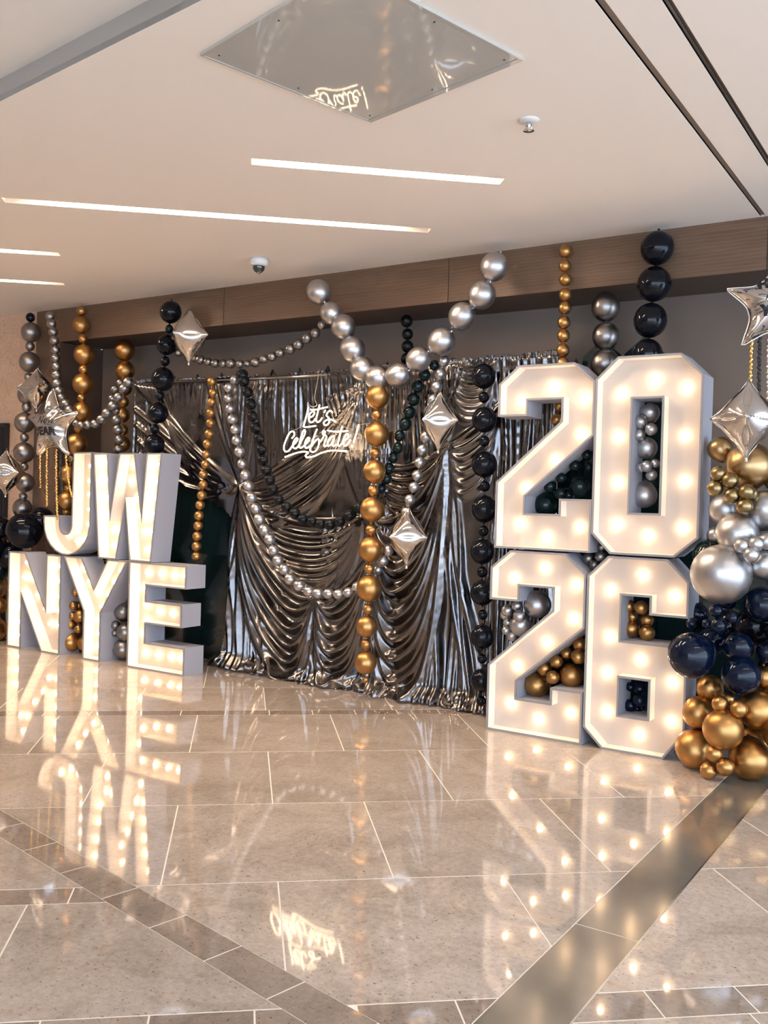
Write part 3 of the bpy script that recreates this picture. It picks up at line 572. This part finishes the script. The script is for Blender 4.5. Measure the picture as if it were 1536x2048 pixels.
garland('long garland of small bright silver balloons curving down the curtain to the gold string', zl('C', [(335, 612, 28), (300, 662, 30), (297, 728, 28), (308, 790, 30), (323, 856, 31), (340, 918, 32), (348, 985, 32), (366, 1055, 34), (382, 1130, 32), (402, 1200, 33), (421, 1266, 33), (440, 1335, 34), (466, 1405, 35), (488, 1470, 35)])+zl('D', [(518, 245, 36), (550, 303, 35), (575, 370, 34), (600, 432, 34), (640, 488, 35), (675, 547, 35), (732, 588, 36), (790, 622, 34), (848, 635, 33), (912, 637, 33), (975, 640, 33), (1035, 630, 33), (1085, 595, 30)]), 'silver', YG)
garland('long garland of small matte black balloons curving below the neon sign', zl('C', [(383, 585, 36), (392, 620, 36), (415, 690, 33), (436, 762, 35), (447, 838, 33), (464, 908, 34), (487, 972, 34), (500, 1040, 33), (507, 1105, 33), (530, 1170, 34), (550, 1228, 35), (570, 1285, 35), (605, 1350, 33), (655, 1395, 34), (705, 1433, 35), (755, 1470, 34), (812, 1485, 32), (865, 1498, 33), (920, 1503, 34), (982, 1482, 35), (1040, 1448, 35), (1097, 1400, 34)]), 'matte', 5.94)
garland('central string of big and small gold balloons hanging from the silver U to the floor', zl('C', [(1215, 715, 75), (1210, 828, 32), (1209, 945, 77), (1199, 1063, 33), (1195, 1178, 72), (1187, 1293, 34), (1180, 1410, 76)])+zl('D', [(1173, 245, 33), (1172, 365, 78), (1163, 484, 32), (1163, 605, 82), (1156, 732, 33), (1146, 838, 68), (1143, 948, 32), (1140, 1060, 71), (1140, 1165, 20)]), 'gold', 5.87)
garland('short string of small black balloons hanging under the beam behind the silver U', zl('B', [(597, 518, 31), (602, 585, 29), (602, 648, 31), (598, 712, 30), (596, 775, 28)]), 'matte', 6.30)
garland('garland of small dark green-black balloons right of the central gold string', zl('B', [(740, 745, 26), (690, 795, 30), (655, 852, 32), (632, 918, 33), (610, 985, 33), (590, 1045, 34)])+zl('E', [(305, 35, 34), (293, 110, 34), (265, 170, 34), (238, 238, 36), (222, 300, 36), (190, 360, 32), (150, 410, 30), (95, 445, 30), (48, 480, 30), (12, 520, 30)]), 'teal', 6.0)
garland('garland of small silver balloons running past two silver diamond balloons', zl('B', [(787, 723, 30), (768, 790, 29), (750, 853, 31), (733, 920, 28), (712, 978, 27), (703, 1040, 29), (697, 1110, 31)])+zl('E', [(445, 122, 34), (428, 200, 34), (413, 280, 34), (393, 352, 34), (367, 430, 34), (345, 505, 33), (315, 570, 33), (275, 650, 33), (235, 740, 33), (200, 803, 36), (170, 860, 28)]), 'silver', 5.97)
garland('right string of big glossy black balloons hanging beside the numerals to the floor', zl('B', [(992, 800, 63), (992, 908, 27), (995, 1022, 65)])+zl('E', [(825, 68, 33), (825, 210, 82), (828, 345, 33), (825, 485, 82), (820, 620, 33), (812, 745, 78), (812, 872, 33), (812, 1000, 78), (815, 1135, 30), (812, 1270, 75), (812, 1405, 30), (810, 1540, 72), (805, 1665, 32)]), 'black', YG)
garland('string of small gold balloons hanging from the beam behind the upper numeral 2', zl('B', [(1410, 160, 33), (1407, 235, 31), (1410, 305, 32), (1410, 383, 33), (1407, 450, 32), (1402, 525, 32), (1400, 593, 32), (1397, 667, 33), (1397, 735, 32), (1394, 805, 31), (1390, 875, 31), (1382, 950, 31), (1368, 1023, 31)]), 'gold', 6.03)
garland('short string of large dark grey balloons hanging behind the top of the zero', zl('F', [(367, 540, 82), (368, 710, 81), (362, 870, 82), (358, 1030, 80)]), 'pewter', 6.22)
garland('string of large black balloons hanging from the beam above the zero', zl('F', [(669, 193, 95), (651, 405, 97), (628, 617, 95), (612, 815, 88)]), 'black', 5.97, link_=True)

def cluster(label, items, mtl, y, group=None): return garland(label, items, mtl, y, 'balloon cluster', 'balloon_cluster', False, group)
cluster('silver balloons packed inside the slot of the zero', zl('F', [(625, 1160, 58, 5.83), (570, 1212, 40, 5.76), (633, 1255, 36, 5.75), (562, 1287, 37, 5.77), (605, 1365, 65, 5.83), (605, 1470, 34, 5.74), (572, 1478, 30, 5.78), (655, 1455, 28, 5.8), (635, 1522, 33, 5.78), (592, 1638, 76, 5.84)]), 'silver', 5.8)
cluster('dark glossy balloons packed inside the upper numeral 2', zl('F', [(258, 1405, 32), (187, 1468, 35), (268, 1475, 28), (107, 1540, 32), (40, 1588, 38), (103, 1632, 37), (217, 1590, 62, 5.87), (20, 1695, 75, 5.9), (150, 1640, 50, 5.93)]), 'teal', 5.82)
cluster('tiny pewter balloons in the gap between the four numerals', zl('F', [(265, 2010, 33), (338, 2000, 35), (300, 2048, 30), (345, 1945, 25)]), 'pewter', 5.8)
cluster('silver balloons in the hook of the lower numeral 2', zl('G', [(325, 392, 73, 5.86), (170, 422, 32), (232, 452, 32, 5.76), (218, 397, 27), (240, 500, 58, 5.84), (160, 445, 28, 5.84), (162, 527, 22), (195, 555, 30, 5.84), (172, 485, 25, 5.85)]), 'silver', 5.8)
cluster('gold balloons packed in the lower notch of the lower numeral 2', zl('G', [(325, 812, 65, 5.84), (363, 727, 37), (428, 690, 35), (408, 772, 36, 5.75), (505, 762, 63, 5.83), (480, 648, 32, 5.84), (543, 665, 40, 5.8), (550, 600, 38, 5.84)]), 'gold', 5.8)
cluster('gold balloons in the open notch of the numeral 6', zl('G', [(806, 400, 35), (872, 408, 37, 5.78), (825, 455, 28), (902, 473, 35, 5.84), (820, 518, 45), (902, 540, 42, 5.8)]), 'gold', 5.83)
cluster('black balloons in the square hole of the numeral 6', zl('G', [(815, 822, 25), (865, 830, 33), (862, 893, 33, 5.78), (815, 920, 35), (850, 935, 30, 5.88)]), 'navy', 5.83)
cluster('cluster of large gold balloons on the floor right of the numeral 6', zl('I', [(355, 1295, 160, 5.62), (590, 1455, 195, 5.42), (560, 1208, 80, 5.43), (640, 1165, 65, 5.52), (740, 1258, 85, 5.42), (460, 1060, 130, 5.68), (920, 1270, 185, 5.58), (990, 950, 110, 5.66), (320, 1680, 195, 5.60), (500, 1690, 82, 5.40), (448, 1855, 84, 5.42), (610, 1820, 88, 5.40), (850, 1755, 205, 5.56), (905, 1570, 150, 5.72), (1180, 1500, 200, 5.55), (1150, 1150, 190, 5.7)]), 'gold', 5.55)
cluster('cluster of navy blue balloons overlapping the right edge of the numeral 6', zl('I', [(280, 730, 225, 5.48), (735, 650, 145, 5.55), (760, 930, 190, 5.53), (1010, 700, 100, 5.6), (970, 240, 175, 5.6), (520, 300, 66, 5.42), (275, 425, 46, 5.5), (430, 430, 48, 5.45), (545, 445, 72, 5.40), (672, 368, 56, 5.42), (1200, 520, 190, 5.6), (620, 180, 100, 5.68), (430, 560, 140, 5.85, 'black'), (900, 450, 190, 5.78, 'black'), (640, 420, 130, 5.82, 'black'), (1100, 900, 170, 5.75, 'black'), (480, 600, 150, 5.75), (330, 330, 110, 5.85)]), 'navy', 5.55)
cluster('cluster of large chrome silver balloons right of the numerals', zl('H', [(600, 820, 175, 5.68), (1000, 820, 200, 5.62), (715, 1060, 215, 5.55), (490, 1080, 90, 5.72), (760, 1185, 82, 5.38), (905, 1165, 78, 5.38), (853, 1278, 82, 5.36), (1010, 1140, 85, 5.45), (550, 1470, 305, 5.44), (980, 1380, 150, 5.55), (430, 1290, 170, 5.72, 'teal'), (1240, 1200, 180, 5.6)]), 'silver', 5.55)
cluster('cluster of bronze and olive-gold balloons below the right silver diamond balloon', zl('H', [(540, 200, 130, 5.74, 'bronze'), (835, 370, 240, 5.64, 'bronze'), (518, 447, 78), (635, 517, 85), (487, 596, 82), (655, 670, 80), (803, 632, 82), (850, 650, 70, 5.54), (785, 780, 85), (1180, 500, 180, 5.7, 'bronze')]), 'olive', 5.48)
cluster('gold balloons stuffed between the N and the Y', zl('A2', [(485, 655, 27), (470, 740, 30), (505, 740, 28, 5.88), (465, 805, 28), (515, 810, 46, 5.86), (455, 862, 32), (503, 890, 27), (455, 972, 62, 5.83), (545, 980, 50, 5.88)]), 'gold', 5.82)
cluster('pewter balloons stuffed between the Y and the E', zl('A2', [(790, 780, 60, 5.9), (738, 865, 30), (735, 915, 24), (805, 910, 60, 5.88), (790, 1018, 66, 5.88)]), 'pewter', 5.84)
cluster('dark green balloons behind the legs of the N', zl('A2', [(205, 895, 35), (228, 960, 42), (212, 1000, 36)]), 'teal', 5.93)
cluster('small black balloons in the gap between the J and the Y', zl('A2', [(595, 385, 26), (595, 450, 28), (650, 485, 36, 5.93), (665, 420, 30, 5.97)]), 'black', 5.93)
cluster('two small pewter balloons behind the W', zl('A2', [(815, 310, 27), (803, 387, 31)]), 'pewter', 5.98)
cluster('large glossy black balloons above the N at left edge', zl('A2', [(155, 262, 115, 5.80), (262, 190, 80, 5.95), (5, 240, 70, 5.80), (-60, 380, 90, 5.75), (60, 420, 90, 5.92)]), 'black', 5.95)
cluster('gold and green balloons at the left frame edge beside the N', zl('A2', [(-5, 740, 52), (-2, 885, 44, 5.83), (0, 500, 70, None, 'teal'), (-10, 620, 60, 5.97, 'bronze'), (5, 980, 50, 5.95, 'teal'), (-30, 1000, 70, 5.8)]), 'gold', 5.9)

# ================================================================== FOIL BALLOONS
def foil_diamond(label, c, wpx, hpx, y, rz, tilt=0.0, dd=None):
    p = oy(*c, y); s = dep(p)/F; rx = wpx*s/2; rz_ = hpx*s/2; ry = dd or rx*.95
    t = empty('diamond_foil_balloon', p, label, 'foil balloon'); t.rotation_euler = (tilt, 0, rz)
    bm = bmesh.new(); bmesh.ops.create_icosphere(bm, subdivisions=1, radius=1); bm.clear()
    o = 24; V = []; Fc = []; key = {}
    def pt(a, b, c_):
        A = np.abs([a, b, c_]); s_ = A.sum(); q = np.array([a, b, c_])/s_; x, y_, z_ = np.abs(q)
        e = (x*y_+y_*z_+z_*x)*3; f_ = 27*x*y_*z_
        r = 1-.13*(e-f_)+.16*f_
        wr = 1+.012*math.sin(38*(x-y_)+5*z_)*(1-f_)*e
        return q*r*wr
    def vid_(a, b, c_):
        k = (a, b, c_)
        if k not in key: key[k] = len(V); v_ = pt(*k); V.append((v_[0]*rx, v_[1]*ry, v_[2]*rz_))
        return key[k]
    for sx in (1, -1):
        for sy_ in (1, -1):
            for sz in (1, -1):
                for i in range(o):
                    for j in range(o-i):
                        g = lambda i_, j_: vid_(sx*i_, sy_*j_, sz*(o-i_-j_))
                        a, b, c_ = g(i, j), g(i+1, j), g(i, j+1); f1 = (a, b, c_) if sx*sy_*sz > 0 else (a, c_, b); Fc.append(f1)
                        if i+j < o-1: d_ = g(i+1, j+1); Fc.append((b, d_, c_) if sx*sy_*sz > 0 else (b, c_, d_))
    mesh('foil_body', V, Fc, M['foil'], t, True); bm.free()
    ax = [(1, 0, 0), (-1, 0, 0), (0, 1, 0), (0, -1, 0), (0, 0, 1), (0, 0, -1)]
    for i in range(6):
        for j in range(i+1, 6):
            if i//2 == j//2: continue
            P = []
            for k in range(13):
                f_ = k/12; q = np.array(ax[i])*(1-f_)+np.array(ax[j])*f_; v_ = pt(*q); P.append((v_[0]*rx*1.006, v_[1]*ry*1.006, v_[2]*rz_*1.006))
            tube('seam', P, .0016, M['seam'], t, 5)
    lathe('inflation_tail', [(.004, -rz_*.97), (.010, -rz_*1.01), (.006, -rz_*1.04), (.011, -rz_*1.07), (.002, -rz_*1.09)], M['seam'], t, 10)
    tube('string', [(0, 0, rz_*.98), (0, .004, rz_*1.06)], .0012, M['wire'], t, 5)
    return t
foil_diamond('silver diamond foil balloon beside the black string under the beam', (379, 672), 98, 108, 5.78, .02)
foil_diamond('silver diamond foil balloon over the pewter string, left of the silver loop', (74, 778), 80, 84, 5.72, -.63)
foil_diamond('silver diamond foil balloon at the left frame edge', (12, 945), 92, 92, 5.62, -.1)
foil_diamond('silver diamond foil balloon between the silver garland and the right black string', (878, 842), 100, 120, 5.74, -.24)
foil_diamond('silver diamond foil balloon hanging below, right of the central gold string', (815, 1073), 106, 120, 5.90, -.21)
foil_diamond('large silver diamond foil balloon right of the zero', (1495, 838), 144, 158, 5.3, .17)

def foil_star(label, c, Rpx, y, rz, rot, tails, tilt=0):
    p = oy(*c, y); s = dep(p)/F; R = Rpx*s; T = R*.33
    t = empty('star_foil_balloon', p, label, 'foil balloon'); t.rotation_euler = (tilt, 0, rz)
    def rad(a):
        a = (a-rot) % (2*math.pi/5); a = min(a, 2*math.pi/5-a); # 0 at tip
        x1, z1 = 1.0, 0.0; ri = .52; x2, z2 = ri*math.cos(math.pi/5), ri*math.sin(math.pi/5)
        # line from tip to notch
        dx, dz = x2-x1, z2-z1; ca, sa = math.cos(a), math.sin(a); den = ca*dz-sa*dx; r = (x1*dz-z1*dx)/den
        return r*(1-.10*math.sin(math.pi*a/(math.pi/5)))
    n = 120; m_ = 22; V = []; Fc = []
    def hgt(f, a): 
        a2 = (a-rot) % (2*math.pi/5); a2 = min(a2, 2*math.pi/5-a2)
        w = math.cos(a2*2.5)
        cre = .010*math.sin(a*60)*f**2*(1-f)*4
        return T*((1-f**2.2)**.62)*(1-.22*w*f)+R*cre
    for sgn in (-1, 1):
        for j in range(m_+1):
            f = j/m_
            for k in range(n):
                a = 2*math.pi*k/n; r = rad(a)*R*f; V.append((r*math.cos(a), sgn*hgt(f, a), r*math.sin(a)))
    for h in (0, 1):
        o_ = h*(m_+1)*n
        for j in range(m_):
            for k in range(n): Fc.append((o_+j*n+k, o_+j*n+(k+1) % n, o_+(j+1)*n+(k+1) % n, o_+(j+1)*n+k))
    fixn(mesh('foil_body', V, Fc, M['foil'], t, True))
    P = [(rad(a)*R*1.01*math.cos(a), 0, rad(a)*R*1.01*math.sin(a)) for a in np.linspace(0, 2*math.pi, 121)]
    tube('seam', P, .003, M['seam'], t, 5)
    def onface(x, z, d=.0015):
        a = math.atan2(z, x); f = min(.97, math.hypot(x, z)/(rad(a)*R)); return (x, -hgt(f, a)-d, z)
    for txt, hx, hz, sz in (('HAPPY', -.36, .30, .27), ('New', -.26, .04, .30), ('YEAR', -.30, -.24, .27)):
        cu_ = bpy.data.curves.new('lettering', 'FONT'); cu_.body = txt; cu_.size = sz*R; cu_.resolution_u = 2
        if txt == 'New': cu_.shear = .35; cu_.offset = -.001
        else: cu_.offset = .006; cu_.space_character = 1.0
        ob = bpy.data.objects.new('lettering', cu_); COL.objects.link(ob); dg = bpy.context.evaluated_depsgraph_get(); me_ = bpy.data.meshes.new_from_object(ob.evaluated_get(dg)); bpy.data.objects.remove(ob)
        b2 = bmesh.new(); b2.from_mesh(me_); bmesh.ops.triangulate(b2, faces=b2.faces)
        for _ in range(2): bmesh.ops.subdivide_edges(b2, edges=[e for e in b2.edges if e.calc_length() > .012], cuts=1)
        for v_ in b2.verts: v_.co = onface(v_.co.x+hx*R, v_.co.y+hz*R)
        b2.to_mesh(me_); b2.free(); me_.materials.clear(); link('lettering', me_, M['ink'], t)
    for k in range(14):
        a = k*2.4; f = .55+.22*((k*7) % 5)/5; r = rad(a)*R*f; x, z = r*math.cos(a), r*math.sin(a)
        if abs(z/R+.02) < .34 and abs(x/R) < .44: continue
        q = [onface(x+(.035 if i % 2 == 0 else .014)*R*math.cos(i*math.pi/5+k), z+(.035 if i % 2 == 0 else .014)*R*math.sin(i*math.pi/5+k)) for i in range(10)]
        mesh('printed_star', [onface(x, z)]+q, [(0, 1+i, 1+(i+1) % 10) for i in range(10)], M['blueink' if k % 2 else 'goldfoil'], t)
    for k in range(40):
        a = 2*math.pi*k/40; r0 = rad(a)*R; f0, f1 = .74, .84
        q = [onface(r0*f*math.cos(a+d_), r0*f*math.sin(a+d_)) for f, d_ in ((f0, -.008), (f0, .008), (f1, .008), (f1, -.008))]; mesh('printed_ray', q, [(0, 1, 2, 3)], M['ink'], t)
    for (ax, az, ln, mm, sw) in tails:
        x0, z0 = ax*R, az*R; P = []; rr = []; nseg = int(ln*R/.006)
        for i in range(nseg+1):
            f = i/nseg; P.append((x0+sw*R*f*f+.004*math.sin(i*1.3), .003*math.cos(i*1.7), z0-ln*R*f)); rr.append(1+.35*math.sin(i*2.1))
        tube('ribbon_tail', P, .0085 if ln > .3 else .006, M[mm], t, 6, rad=rr)
    return t
foil_star('silver star foil balloon lettered Happy New Year at the right frame edge', (1553, 610), 104, 5.60, .30, math.radians(16+0), [(-.42, -.70, 1.0, 'goldfoil', .0), (-.28, -.62, 1.1, 'dark', .02), (-.12, -.60, 1.5, 'seam', .05), (.08, -.6, 1.3, 'goldfoil', .05), (.3, -.6, 1.5, 'dark', .1)])
foil_star('wrinkled silver star foil balloon lettered Happy New Year beside the J', (106, 852), 78, 5.52, .05, math.radians(20), [(-.45, -.6, 1.0, 'goldfoil', .05), (-.2, -.55, 1.5, 'goldfoil', .05), (.15, -.6, 1.8, 'goldfoil', .1), (.3, -.6, 1.1, 'dark', .1), (.5, -.6, 1.2, 'goldfoil', .25)])

# black display at left frame edge
sp_ = empty('display_screen', (-8.75, YF-.04, 0), 'tall black display screen against the travertine wall at the left edge', 'screen')
q0 = oy(12, 846, YF-.05); xr_ = float(q0[0]); zt_ = float(q0[2])
box('screen_housing', xr_-.7+8.75, xr_+8.75, -.02, .035, .02, zt_, M['dark'], sp_); box('screen_glass', xr_-.66+8.75, xr_-.02+8.75, -.024, -.021, .25, zt_-.04, M['black'], sp_); box('screen_foot', xr_-.75+8.75, xr_+.0+8.75, -.15, .035, 0, .03, M['dark'], sp_)
